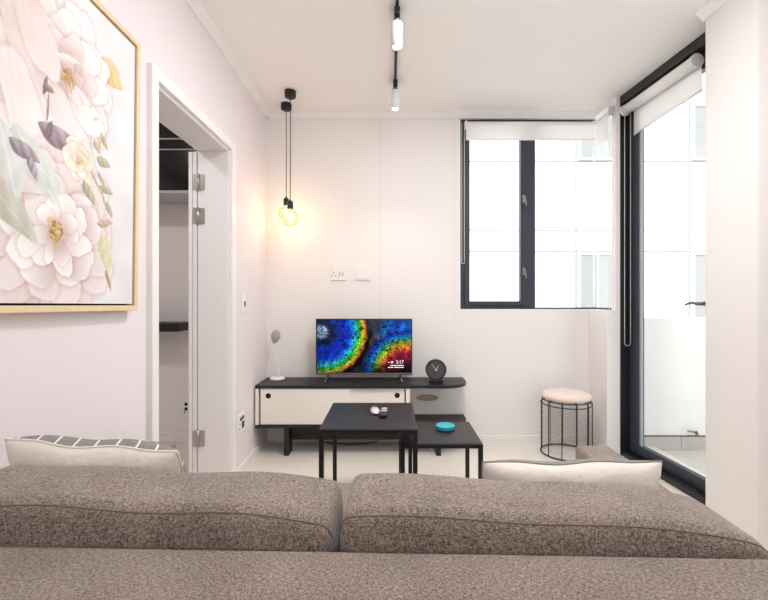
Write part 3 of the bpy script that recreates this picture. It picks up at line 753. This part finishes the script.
# ------------------------------------------------------------------ television
tv = thing('television', 'flat television showing rainbow coloured cracked rings on the media console', 'television', (-0.187, 3.06, 0.493))
TW = 0.695
b = MB(); b.box(-TW / 2, TW / 2, 0.0, 0.03, 0.044, 0.45, 0.003).box(-0.24, 0.24, 0.03, 0.055, 0.07, 0.32, 0.006)
b.build('casing', 'black_plastic', tv)
MB().box(-TW / 2, TW / 2, -0.004, 0.002, 0.044, 0.060, 0.001).build('lower_bezel', 'silver', tv)
def tv_picture(W, H):
    rng = np.random.default_rng(11)
    X, Y = np.meshgrid(np.linspace(0, 768, W), np.linspace(0, 430, H))      # Y grows downwards
    pts = rng.uniform((-20, -20), (790, 450), (950, 2))
    P2 = np.stack([X.ravel(), Y.ravel()], -1).astype(np.float32)
    f1 = np.full(P2.shape[0], 1e9, np.float32); f2 = f1.copy()
    for p in pts.astype(np.float32):
        d = np.hypot(P2[:, 0] - p[0], P2[:, 1] - p[1])
        f2 = np.where(d < f1, f1, np.minimum(f2, d)); f1 = np.minimum(f1, d)
    crack = np.clip((f2 - f1) / 4.2, 0, 1).reshape(H, W)
    nz = np.zeros((H, W))
    for k in range(40):
        a = rng.uniform(0, 6.28); fq = rng.uniform(0.01, 0.12)
        nz += np.sin((X * np.cos(a) + Y * np.sin(a)) * fq + rng.uniform(0, 6)) / 6.3
    def ramp(r, stops):
        out = np.zeros(r.shape + (3,)); xs_ = [s_[0] for s_ in stops]
        for c_ in range(3): out[..., c_] = np.interp(r, xs_, [s_[1][c_] for s_ in stops])
        return out
    r1 = np.hypot(X - 40, Y - 95) + nz * 7
    A = ramp(r1, [(0, (120, 150, 190)), (45, (150, 175, 210)), (66, (30, 45, 70)), (95, (10, 28, 80)), (135, (12, 60, 170)), (165, (10, 40, 190)), (225, (15, 70, 235)), (262, (30, 150, 240)), (285, (50, 210, 200)),
                  (305, (40, 190, 70)), (325, (150, 210, 50)), (342, (240, 200, 60)), (358, (225, 120, 40)), (368, (110, 40, 30)), (378, (12, 12, 20))])
    low = np.clip((Y - 250) / 180, 0, 1)[..., None]
    A = A * (1 - 0.45 * low * np.clip(1 - X / 260, 0, 1)[..., None])
    r2 = np.hypot((X - 740) * 0.95, Y - 430) + nz * 9
    B = ramp(r2, [(0, (30, 20, 60)), (60, (60, 20, 70)), (110, (150, 25, 60)), (165, (185, 40, 80)), (205, (215, 110, 40)), (240, (205, 185, 60)), (268, (60, 170, 80)), (292, (30, 150, 220)), (325, (20, 60, 190)), (370, (16, 50, 140)), (430, (60, 70, 110))])
    r3 = np.hypot(X - 660, Y - 95)
    C = ramp(r3 + nz * 12, [(0, (30, 90, 190)), (60, (20, 80, 200)), (110, (30, 110, 190)), (150, (40, 70, 120)), (210, (70, 66, 84)), (300, (40, 40, 52))])
    k2 = np.clip((r2 - 330) / 30, 0, 1)[..., None]
    Bc = B * (1 - k2) + C * k2
    k1 = np.clip((r1 - 366) / 8, 0, 1)[..., None]
    img = A * (1 - k1) + Bc * k1
    gap = np.clip(1 - np.abs(r1 - 388) / 26, 0, 1)[..., None] * np.clip((Y - 60) / 60, 0, 1)[..., None]
    img = img * (1 - 0.92 * gap)
    img += (np.clip(1 - np.abs(r1 - 402) / 5, 0, 1) * np.clip(1 - np.abs(Y - 190) / 60, 0, 1))[..., None] * 70
    bott = np.clip((Y - 330) / 100, 0, 1)[..., None]
    img = img * (1 - 0.75 * bott * np.clip((X - 300) / 200, 0, 1)[..., None])
    img = img * (0.16 + 0.84 * crack[..., None]) * (0.90 + 0.16 * nz[..., None])
    return np.clip(img, 0, 255)
pic = tv_picture(300, 168)[::-1]
sw0, sw1, sh0, sh1 = -TW / 2 + 0.008, TW / 2 - 0.008, 0.063, 0.443
scr = colour_grid('screen', 'screen', pic, lambda u, v: np.stack([sw0 + u * (sw1 - sw0), np.full_like(u, -0.0008), sh0 + v * (sh1 - sh0)], -1), tv)
def words(txt, size, x, z, name, parent):
    cu = bpy.data.curves.new(name, 'FONT'); cu.body = txt; cu.size = size; cu.align_x = 'RIGHT'; cu.extrude = 0.0002
    tmp = bpy.data.objects.new(name + '_tmp', cu); COL.objects.link(tmp)
    dg = bpy.context.evaluated_depsgraph_get(); me = bpy.data.meshes.new_from_object(tmp.evaluated_get(dg))
    bpy.data.objects.remove(tmp); me.transform(Matrix.Rotation(R(90), 4, 'X')); me.transform(Matrix.Translation((x, -0.0014, z)))
    me.materials.clear(); me.materials.append(M['screen_text'])
    o = bpy.data.objects.new(name, me); COL.objects.link(o); o.parent = parent; return o
words('3:17', 0.034, 0.286, 0.128, 'clock_text', scr)
b = MB(); b.lathe([(0.0, 0.0012), (0.0085, 0.0012), (0.0085, 0.001)], (0.202, 0, 0.137), 16, axis='y')
for zz, xa, xb in ((0.112, 0.19, 0.286), (0.098, 0.172, 0.21), (0.098, 0.216, 0.286)): b.box(xa, xb, -0.0014, -0.001, zz, zz + 0.005)
b.box(0.172, 0.186, -0.0014, -0.001, 0.135, 0.138)
b.build('weather_lines', 'screen_text', scr)
for s_ in (-1, 1):
    x = s_ * 0.255
    b = MB(); b.tube([(x, 0.012, 0.05), (x - 0.012 * s_ * -1 if False else x + 0.008 * s_, 0.0, 0.03), (x + 0.018 * s_, -0.055, 0.006)], [0.009, 0.008, 0.006], 10)
    b.tube([(x, 0.012, 0.05), (x + 0.010 * s_, 0.03, 0.03), (x + 0.016 * s_, 0.075, 0.006)], [0.009, 0.008, 0.006], 10)
    b.build('foot', 'black_plastic', tv)
    MB().tube([(x + 0.0085 * s_, -0.012, 0.030), (x + 0.018 * s_, -0.058, 0.0065)], 0.0062, 10).build('foot_sleeve', 'silver', tv)

# ------------------------------------------------------------------ clock and little lamp on the console
ck = thing('table_clock', 'round charcoal clock with pale hands on the rounded end of the media console', 'clock', (0.326, 3.0, 0.493))
zc = 0.092
MB().lathe([(0.0, -0.04), (0.066, -0.04), (0.073, -0.034), (0.073, 0.0), (0.071, 0.004), (0.066, 0.004), (0.064, 0.0), (0.064, -0.006)], (0, 0, zc), 48, axis='y').build('case', 'black_plastic', ck)
MB().lathe([(0.0, -0.004), (0.0642, -0.004)], (0, 0, zc), 48, axis='y').build('dial', 'clock_face', ck)
MB().box(-0.047, 0.047, -0.022, 0.034, 0, 0.024, 0.004).build('base', 'black_plastic', ck)
def hand(ang, L, w_):
    d = Vector((math.sin(ang), 0, math.cos(ang))); p = Vector((d.z, 0, -d.x)) * w_; c0 = Vector((0, -0.0005, zc))
    m2 = MB(); vs = [m2.bm.verts.new(c0 + v) for v in (-p * 1 - d * 0.008, p - d * 0.008, d * L + p * 0.5, d * L - p * 0.5)]
    m2.bm.faces.new(vs)
    r_ = bmesh.ops.extrude_face_region(m2.bm, geom=list(m2.bm.faces)); bmesh.ops.translate(m2.bm, verts=[v for v in r_['geom'] if isinstance(v, bmesh.types.BMVert)], vec=(0, -0.001, 0))
    return m2
hand(R(-38), 0.052, 0.0022).build('minute_hand', 'hand', ck); hand(R(27), 0.036, 0.0026).build('hour_hand', 'hand', ck)
MB().cyl((0, -0.003, zc), (0, 0.0, zc), 0.005, n=16).build('hub', 'hand', ck)

lp = thing('desk_lamp', 'small white desk lamp with grey leaf shaped head on the media console', 'lamp', (-0.828, 3.125, 0.493))
MB().lathe([(0, 0), (0.05, 0), (0.054, 0.004), (0.053, 0.012), (0.046, 0.018), (0.016, 0.021), (0, 0.021)], n=36).build('base', 'white_plastic', lp)
pts = [(0.015, 0.0, 0.018), (0.014, 0.0, 0.05), (0.008, 0.0, 0.09), (-0.008, 0.0, 0.15), (-0.020, -0.002, 0.20), (-0.024, -0.006, 0.25), (-0.022, -0.01, 0.275)]
MB().tube(pts, [0.011, 0.006, 0.0036, 0.003, 0.003, 0.003, 0.005], 10).build('neck', 'white_plastic', lp)
hd = MB(); loops = []
for k in range(9):
    q = k / 8; cx_ = -0.022 + 0.026 * q; z_ = 0.265 + 0.105 * q
    wv = max(0.002, 0.034 * math.sin(math.pi * (0.08 + 0.88 * q) ** 1.25) ** 0.8)
    tk = max(0.0015, wv * 0.34)
    loops.append([(cx_ + wv * math.cos(a), -0.010 - 0.018 * q + tk * math.sin(a), z_ - 0.18 * wv * math.cos(a)) for a in np.linspace(0, 2 * math.pi, 20, endpoint=False)])
hd.rings(loops).build('head', 'lamp_grey', lp)

# ------------------------------------------------------------------ nesting tables
def nest_table(name, label, loc, W_, D_, H_, inset):
    t = thing(name, label, 'table', loc, group='black nesting tables')
    e = 0.021
    b = MB()
    for (xa, xb, ya, yb) in ((0, W_, 0, e), (0, W_, D_ - e, D_), (0, e, e, D_ - e), (W_ - e, W_, e, D_ - e)): b.box(xa, xb, ya, yb, H_ - e, H_, 0.0012)
    b.build('frame', 'black_metal', t)
    MB().box(e * 0.55, W_ - e * 0.55, e * 0.55, D_ - e * 0.55, H_ - 0.012, H_ + 0.0015, 0.001).build('tabletop', 'table_top', t)
    for x in (0, W_ - e):
        for y in (0, D_ - e): MB().box(x, x + e, y, y + e, 0, H_ - e, 0.001).build('leg', 'black_metal', t)
    return t
nest_table('nesting_table', 'larger taller black nesting table carrying the two remotes', (-0.322, 1.922, 0), 0.447, 0.49, 0.50, 0)
nest_table('nesting_table', 'smaller lower black nesting table carrying the teal disc', (0.050, 2.020, 0), 0.393, 0.368, 0.40, 0)

rm = thing('remote_control', 'oval silver and white remote on the larger black table', 'remote', (-0.078, 2.205, 0.502), R(10))
lps = []
for k in range(13):
    z_ = 0.0 + 0.024 * k / 12
    s_ = math.sqrt(max(0.0, 1 - ((k - 4) / 8.6) ** 2)) if k > 4 else 0.86 + 0.14 * k / 4
    lps.append([((0.0235 * s_) * math.cos(a) * (1 - 0.13 * math.sin(a)), 0.06 * s_ * math.sin(a), z_) for a in np.linspace(0, 2 * math.pi, 32, endpoint=False)])
MB().rings(lps).build('shell', 'remote_white', rm)
MB().lathe([(0.0, 0.0255), (0.012, 0.0250), (0.0125, 0.022)], (0, 0.02, 0), 24).build('button_pad', 'remote_grey', rm)
rm = thing('remote_control', 'slim black remote with silver buttons on the larger black table', 'remote', (-0.032, 2.172, 0.5015), R(-3))
MB().box(-0.021, 0.021, -0.07, 0.07, 0, 0.017, 0.006, seg=3).build('shell', 'black_plastic', rm)
MB().lathe([(0.016, 0.0165), (0.016, 0.019), (0.009, 0.019), (0.009, 0.0165)], (0, 0.042, 0), 28).build('button_ring', 'remote_white', rm)
MB().box(-0.017, 0.017, -0.008, 0.008, 0.0165, 0.0195, 0.002).build('button_bar', 'remote_white', rm)

tl = thing('round_tin', 'low round teal tin on the smaller black table', 'tin', (0.292, 2.245, 0.4015))
MB().lathe([(0, 0), (0.045, 0), (0.049, 0.003), (0.049, 0.014), (0.0485, 0.0145)], n=40).build('body', 'teal', tl)
MB().lathe([(0.0485, 0.0148), (0.050, 0.016), (0.050, 0.021), (0.048, 0.0235), (0.043, 0.0225), (0, 0.0215)], n=40).build('lid', 'teal', tl)

# ------------------------------------------------------------------ wire stool
st = thing('wire_stool', 'round wire stool with blush padded seat below the corner window', 'stool', (1.240, 2.995, 0))
RS = 0.168; ZS = 0.385
circ = lambda r_, z_, n=48: [(r_ * math.cos(2 * math.pi * k / n), r_ * math.sin(2 * math.pi * k / n), z_) for k in range(n)]
MB().tube(circ(RS, 0.006), 0.0055, 8, closed=True).build('floor_ring', 'wire', st)
MB().tube(circ(RS - 0.012, ZS - 0.006), 0.0045, 8, closed=True).tube(circ(RS, ZS - 0.032), 0.004, 8, closed=True).build('top_ring', 'wire', st)
for k in range(11):
    a = 2 * math.pi * (k + 0.30) / 11; c_, s_ = math.cos(a), math.sin(a)
    MB().tube([(RS * c_, RS * s_, 0.006), (RS * c_, RS * s_, ZS - 0.02), ((RS - 0.004) * c_, (RS - 0.004) * s_, ZS - 0.008), ((RS - 0.02) * c_, (RS - 0.02) * s_, ZS - 0.002), ((RS - 0.10) * c_, (RS - 0.10) * s_, ZS - 0.002)], 0.0036, 8).build('bar', 'wire', st)
b = MB()
for k in range(26):
    z_ = 0.04 + k * 0.0118; n = 40
    b.tube([((RS - 0.007) * math.cos(2 * math.pi * q / n), (RS - 0.007) * math.sin(2 * math.pi * q / n), z_ + 0.003 * math.sin(q * 1.7 + k * 2.1)) for q in range(n)], 0.0006, 4, closed=True)
b.build('wire_mesh', 'thin_wire', st)
MB().lathe([(0, ZS + 0.001), (0.148, ZS + 0.001), (0.162, ZS + 0.010), (0.166, ZS + 0.024), (0.160, ZS + 0.038), (0.140, ZS + 0.047), (0.08, ZS + 0.052), (0, ZS + 0.053)], n=48).build('seat_pad', 'seat_pink', st)

# ------------------------------------------------------------------ pendants and track lights
def pendant(name, label, x, y, zb):
    t = thing(name, label, 'pendant lamp', (x, y, zb), group='bare bulb pendants')
    dz = ZC - zb
    MB().lathe([(0, dz - 0.046), (0.030, dz - 0.046), (0.036, dz - 0.042), (0.038, dz - 0.036), (0.038, dz - 0.0005), (0, dz - 0.0005)], n=36).build('canopy', 'brass_dark', t)
    MB().tube([(0, 0, dz - 0.04), (0.001, 0, dz * 0.6), (0, 0, 0.112)], 0.0028, 8).build('cord', 'brass_dark', t)
    MB().lathe([(0.005, 0.126), (0.010, 0.118), (0.018, 0.113), (0.0195, 0.105), (0.0195, 0.066), (0.016, 0.062), (0.0, 0.062)], n=24).build('lamp_holder', 'brass_dark', t)
    prof = [(0.0, -0.058)] + [(0.058 * math.sin(a), -0.058 * math.cos(a)) for a in np.linspace(0.12, 2.70, 20)] + [(0.020, 0.058), (0.017, 0.062)]
    bu = MB().lathe(prof, n=32).build('bulb', 'amber', t)
    pts = []
    for k in range(33):
        a = k / 32 * math.pi * 2 * 4
        pts.append((0.010 * math.cos(a / 4), 0.010 * math.sin(a / 4), 0.008 + 0.022 * math.cos(a)))
    MB().tube(pts, 0.0016, 6).build('filament', 'filament', bu)
    l = bpy.data.lights.new(name + '_light', 'POINT'); l.energy = 1.55; l.color = (1.0, 0.61, 0.41); l.shadow_soft_size = 0.012
    lo = bpy.data.objects.new('bulb_light', l); COL.objects.link(lo); lo.parent = t; lo.location = (0, 0, 0.0)
    return t
pendant('pendant_lamp', 'nearer of the two bare bulb pendants, hanging slightly lower on its black cord', -0.678, 2.89, 1.635)
pendant('pendant_lamp', 'bare bulb pendant hanging behind the other, closer to the corner of the walls', -0.752, 3.08, 1.70)

tag(MB().box(0.0265, 0.0415, -1.6, 2.80, ZC - 0.018, ZC - 0.0003, 0.002).build('ceiling_track', 'black_metal'), 'slim black lighting track fixed along the ceiling', 'track')
def spot(label, y, on):
    t = thing('track_spotlight', label, 'spotlight', (0.034, y, ZC - 0.018), group='white spotlights on the ceiling track')
    MB().box(-0.014, 0.014, -0.045, 0.045, -0.030, 0, 0.003).cyl((0, 0, -0.03), (0, 0, -0.052), 0.015, n=20).build('adapter', 'black_metal', t)
    MB().cyl((0, 0, -0.036), (0, 0, -0.044), 0.0165, n=20).build('collar', 'silver', t)
    MB().lathe([(0.022, -0.172), (0.027, -0.172), (0.027, -0.056), (0.024, -0.052), (0, -0.052)], n=36).build('tube', 'spot_white', t)
    MB().lathe([(0, -0.163), (0.0225, -0.163)], n=32).build('lens', 'spot_face', t)
    l = bpy.data.lights.new('spot_light', 'SPOT'); l.energy = on; l.color = (1.0, 0.90, 0.78); l.spot_size = R(95); l.spot_blend = 0.9; l.shadow_soft_size = 0.02
    lo = bpy.data.objects.new('spot_light', l); COL.objects.link(lo); lo.parent = t; lo.location = (0, 0, -0.176)
    return t
SP = 12
spot('farther white spotlight, at the end of the ceiling track near the back wall', 2.74, SP)
spot('nearer white spotlight, high at the top of the photo on the ceiling track', 2.06, SP)

# ------------------------------------------------------------------ sofa
sf = thing('sofa', 'taupe tweed two seat sofa seen from behind, its back towards the viewer', 'sofa', (0, 0.66, 0), R(-1.6))
def oy(y): return y - 0.66
def soft_box(x0, x1, y0, y1, z0, z1, r, wob=0.0):
    m2 = MB(); m2.box(x0, x1, y0, y1, z0, z1, r, seg=5); return m2
SLX, SRX = -0.915, 0.752
# back frame: rounded slab
lps = []
prof = []
def round_profile(y0, y1, z0, z1, r, n=6):
    out = []
    for (cy, cz, a0) in ((y1 - r, z1 - r, 0), (y0 + r, z1 - r, 90), (y0 + r, z0 + r, 180), (y1 - r, z0 + r, 270)):
        for k in range(n + 1):
            a = R(a0 + 90 * k / n); out.append((cy + r * math.cos(a), cz + r * math.sin(a)))
    return out
def loft(x0, x1, y0, y1, z0, z1, r, nx=40, ends=6.0, lean=0.0, bulge=0.0, drop=None, n=6):
    """rounded cushion body along x; ends = squareness of the ends (bigger is squarer), drop(x)->(dy,dz)"""
    prof = round_profile(y0, y1, z0, z1, r, n); cy, cz = (y0 + y1) / 2, (z0 + z1) / 2
    q = np.linspace(-1, 1, nx)
    q = np.sign(q) * (1 - (1 - np.abs(q)) ** 1.7)          # stations crowd towards the ends
    res = []
    for u in q:
        x = (x0 + x1) / 2 + u * (x1 - x0) / 2
        e = ends[1] if (isinstance(ends, tuple) and u > 0) else (ends[0] if isinstance(ends, tuple) else ends)
        s_ = max(0.02, (1 - min(1, abs(u)) ** e)) ** (1.0 / 2.4)
        s_ = max(s_, 0.05)
        L = []
        for (y, z) in prof:
            yy = cy + (y - cy) * s_; zz = cz + (z - cz) * (0.15 * 1 + 0.85 * s_)
            k = (zz - z0) / (z1 - z0)
            yy += lean * (k - 0.5)
            if bulge: zz += bulge * max(0, k - 0.5) * 2 * (1 - u * u) * (1 - ((yy - cy) / ((y1 - y0) / 2 + 1e-6)) ** 2 * 0.6)
            if drop:
                dy, dz_ = drop(x, k); yy += dy; zz += dz_
            L.append((x, oy(yy), zz))
        res.append(L)
    return res
MB().rings(loft(SLX, SRX, 0.50, 0.684, 0.08, 0.700, 0.028, nx=30, ends=40)).build('back_frame', 'sofa', sf)
MB().box(-0.80, 0.632, oy(0.665), oy(1.50), 0.10, 0.29, 0.015).build('base', 'sofa', sf)
for x0, x1 in ((SLX, -0.80), (0.632, 0.752)):
    MB().box(x0, x1, oy(0.60), oy(1.53), 0.08, 0.575, 0.012, seg=4).build('arm', 'sofa', sf)
for x0, x1 in ((-0.797, -0.084), (-0.080, 0.630)):
    MB().rings(loft(x0, x1, 0.72, 1.52, 0.29, 0.445, 0.035, ends=26, bulge=0.008)).build('seat_cushion', 'sofa', sf)
def sag_l(x, k):
    u = (x + 0.45) / 0.37
    return (0.0, max(0, k) * (-0.006 - 0.008 * u + 0.009 * max(0, -u) ** 3 - 0.003 * max(0, u) ** 4 + 0.004 * math.sin(x * 19)))
def sag_r(x, k):
    u = (x - 0.27) / 0.37
    return (0.0, max(0, k) * (-0.019 - 0.016 * u + 0.003 * math.sin(x * 17 + 1)))
def back_cushion(x0, x1, ends, sag):
    L = loft(x0, x1, 0.668, 0.848, 0.455, 0.753, 0.026, nx=56, ends=ends, bulge=0.012, drop=sag, lean=0.035, n=6)
    c = MB().rings(L).build('back_cushion', 'sofa', sf)
    i = 10                                                  # profile point at the rear top edge
    MB().tube([Vector(l[i]) for l in L[2:-2]], 0.0013, 6).build('piping', 'piping', c)
    return c
back_cushion(-0.80, -0.094, (70, 60), sag_l)
back_cushion(-0.088, 0.638, (60, 10), sag_r)
for x in (-0.86, 0.72):
    for y in (0.56, 1.46): MB().cyl((x, oy(y), 0), (x, oy(y), 0.085), 0.018, 0.024, n=16).build('leg', 'black_metal', sf)

def pillow(name, label, loc, rot, W_, H_, T_, front):
    t = thing(name, label, 'cushion', loc); t.rotation_euler = rot
    n = 36
    def pt(u, v, side):
        pin = 1 - 0.04 * (1 - v * v) - 0.012 * v ** 10; pin2 = 1 - 0.035 * (1 - u * u) - 0.012 * u ** 10
        th = T_ / 2 * (max(0, 1 - abs(u) ** 3.6) * max(0, 1 - abs(v) ** 3.6)) ** 0.5
        wr = 0.004 * math.sin(u * 9 + v * 5) * (1 - u * u) * (1 - v * v) + 0.006 * math.sin(6 * (u + 1)) * v * v * (1 - u ** 2)
        return Vector((W_ / 2 * u * pin, side * th + wr, H_ / 2 + H_ / 2 * v * pin2))
    for side, nm, m_ in ((-1, 'back_cover', 'cushion'), (1, 'front_cover', front)):
        b = MB(); g_ = [[b.bm.verts.new(pt(math.sin(math.pi / 2 * (-1 + 2 * i / n)), math.sin(math.pi / 2 * (-1 + 2 * j / n)), side)) for i in range(n + 1)] for j in range(n + 1)]
        for j in range(n):
            for i in range(n):
                fc = b.bm.faces.new((g_[j][i], g_[j][i + 1], g_[j + 1][i + 1], g_[j + 1][i])); fc.smooth = True
        b.build(nm, m_, t)
    rimp = [pt(-1 + 2 * k / n, -1, 1) for k in range(n)] + [pt(1, -1 + 2 * k / n, 1) for k in range(n)] + [pt(1 - 2 * k / n, 1, 1) for k in range(n)] + [pt(-1, 1 - 2 * k / n, 1) for k in range(n)]
    MB().tube(rimp, 0.0025, 6, closed=True).build('seam', 'cushion_plain' if front == 'cushion_plain' else 'cushion', t)
    return t
pillow('throw_pillow', 'cream throw pillow with grey striped front, leaning by the painted wall', (-0.648, 1.09, 0.452), (R(28), R(2.5), R(-4)), 0.395, 0.375, 0.14, 'cushion_grey')
pillow('throw_pillow', 'cream throw pillow with plain grey front, leaning by the window side arm', (0.397, 1.0, 0.452), (R(13), R(0.5), R(2)), 0.405, 0.295, 0.11, 'cushion_plain')

# ------------------------------------------------------------------ light, camera
wd = bpy.data.worlds.new('daylight'); SC.world = wd; wd.use_nodes = True
bg = wd.node_tree.nodes['Background']
bg.inputs['Color'].default_value = (0.96, 0.98, 1.0, 1); bg.inputs['Strength'].default_value = 1.9
# unseen discs added to brighten the room beyond the doorway and the living room
def disc_fill(name, x, y, e, col, size):
    l = bpy.data.lights.new(name, 'AREA'); l.shape = 'DISK'; l.size = size; l.energy = e; l.color = col
    o = bpy.data.objects.new(name, l); COL.objects.link(o); o.location = (x, y, ZC - 0.02); return o
disc_fill('far_room_fill', -1.75, 1.6, 10, (1, 0.95, 0.92), 0.3)  # added fill for the far room, no fixture modelled
disc_fill('ceiling_light', 0.30, 1.72, 17, (1, 0.995, 0.985), 0.35)  # added fill just outside the view, no fixture modelled
pl = bpy.data.lights.new('point_fill', 'POINT'); pl.energy = 13; pl.color = (1, 0.995, 0.985); pl.shadow_soft_size = 0.16
po = bpy.data.objects.new('point_fill', pl); COL.objects.link(po); po.location = (0.62, 0.70, 2.10)  # unseen point light added to lift ceiling and walls
sn = bpy.data.lights.new('sun', 'SUN'); sn.energy = 3.2; sn.angle = R(1.5); sn.color = (1, 0.97, 0.93)
so = bpy.data.objects.new('sun', sn); COL.objects.link(so); so.rotation_euler = (R(42), 0, R(-8))

cam = bpy.data.cameras.new('camera'); co = bpy.data.objects.new('camera', cam); COL.objects.link(co)
cam.sensor_width = 36; cam.sensor_fit = 'HORIZONTAL'; cam.lens = 425 / 768 * 36
cam.shift_x = -6 / 768; cam.shift_y = -3 / 768; cam.clip_start = 0.02; cam.clip_end = 200
co.location = (0, 0, 1.1); co.rotation_euler = (R(90), 0, 0)
SC.camera = co
SC.view_settings.view_transform = 'Standard'; SC.view_settings.look = 'None'
SC.view_settings.gamma = 1.0; SC.view_settings.use_curve_mapping = False
SC.view_settings.exposure = 0.28
SC.cycles.use_denoising = True
SC.cycles.max_bounces = 14; SC.cycles.diffuse_bounces = 8; SC.cycles.glossy_bounces = 4; SC.cycles.transparent_max_bounces = 16
SC.cycles.sample_clamp_indirect = 8.0
SC.cycles.caustics_reflective = False; SC.cycles.caustics_refractive = False
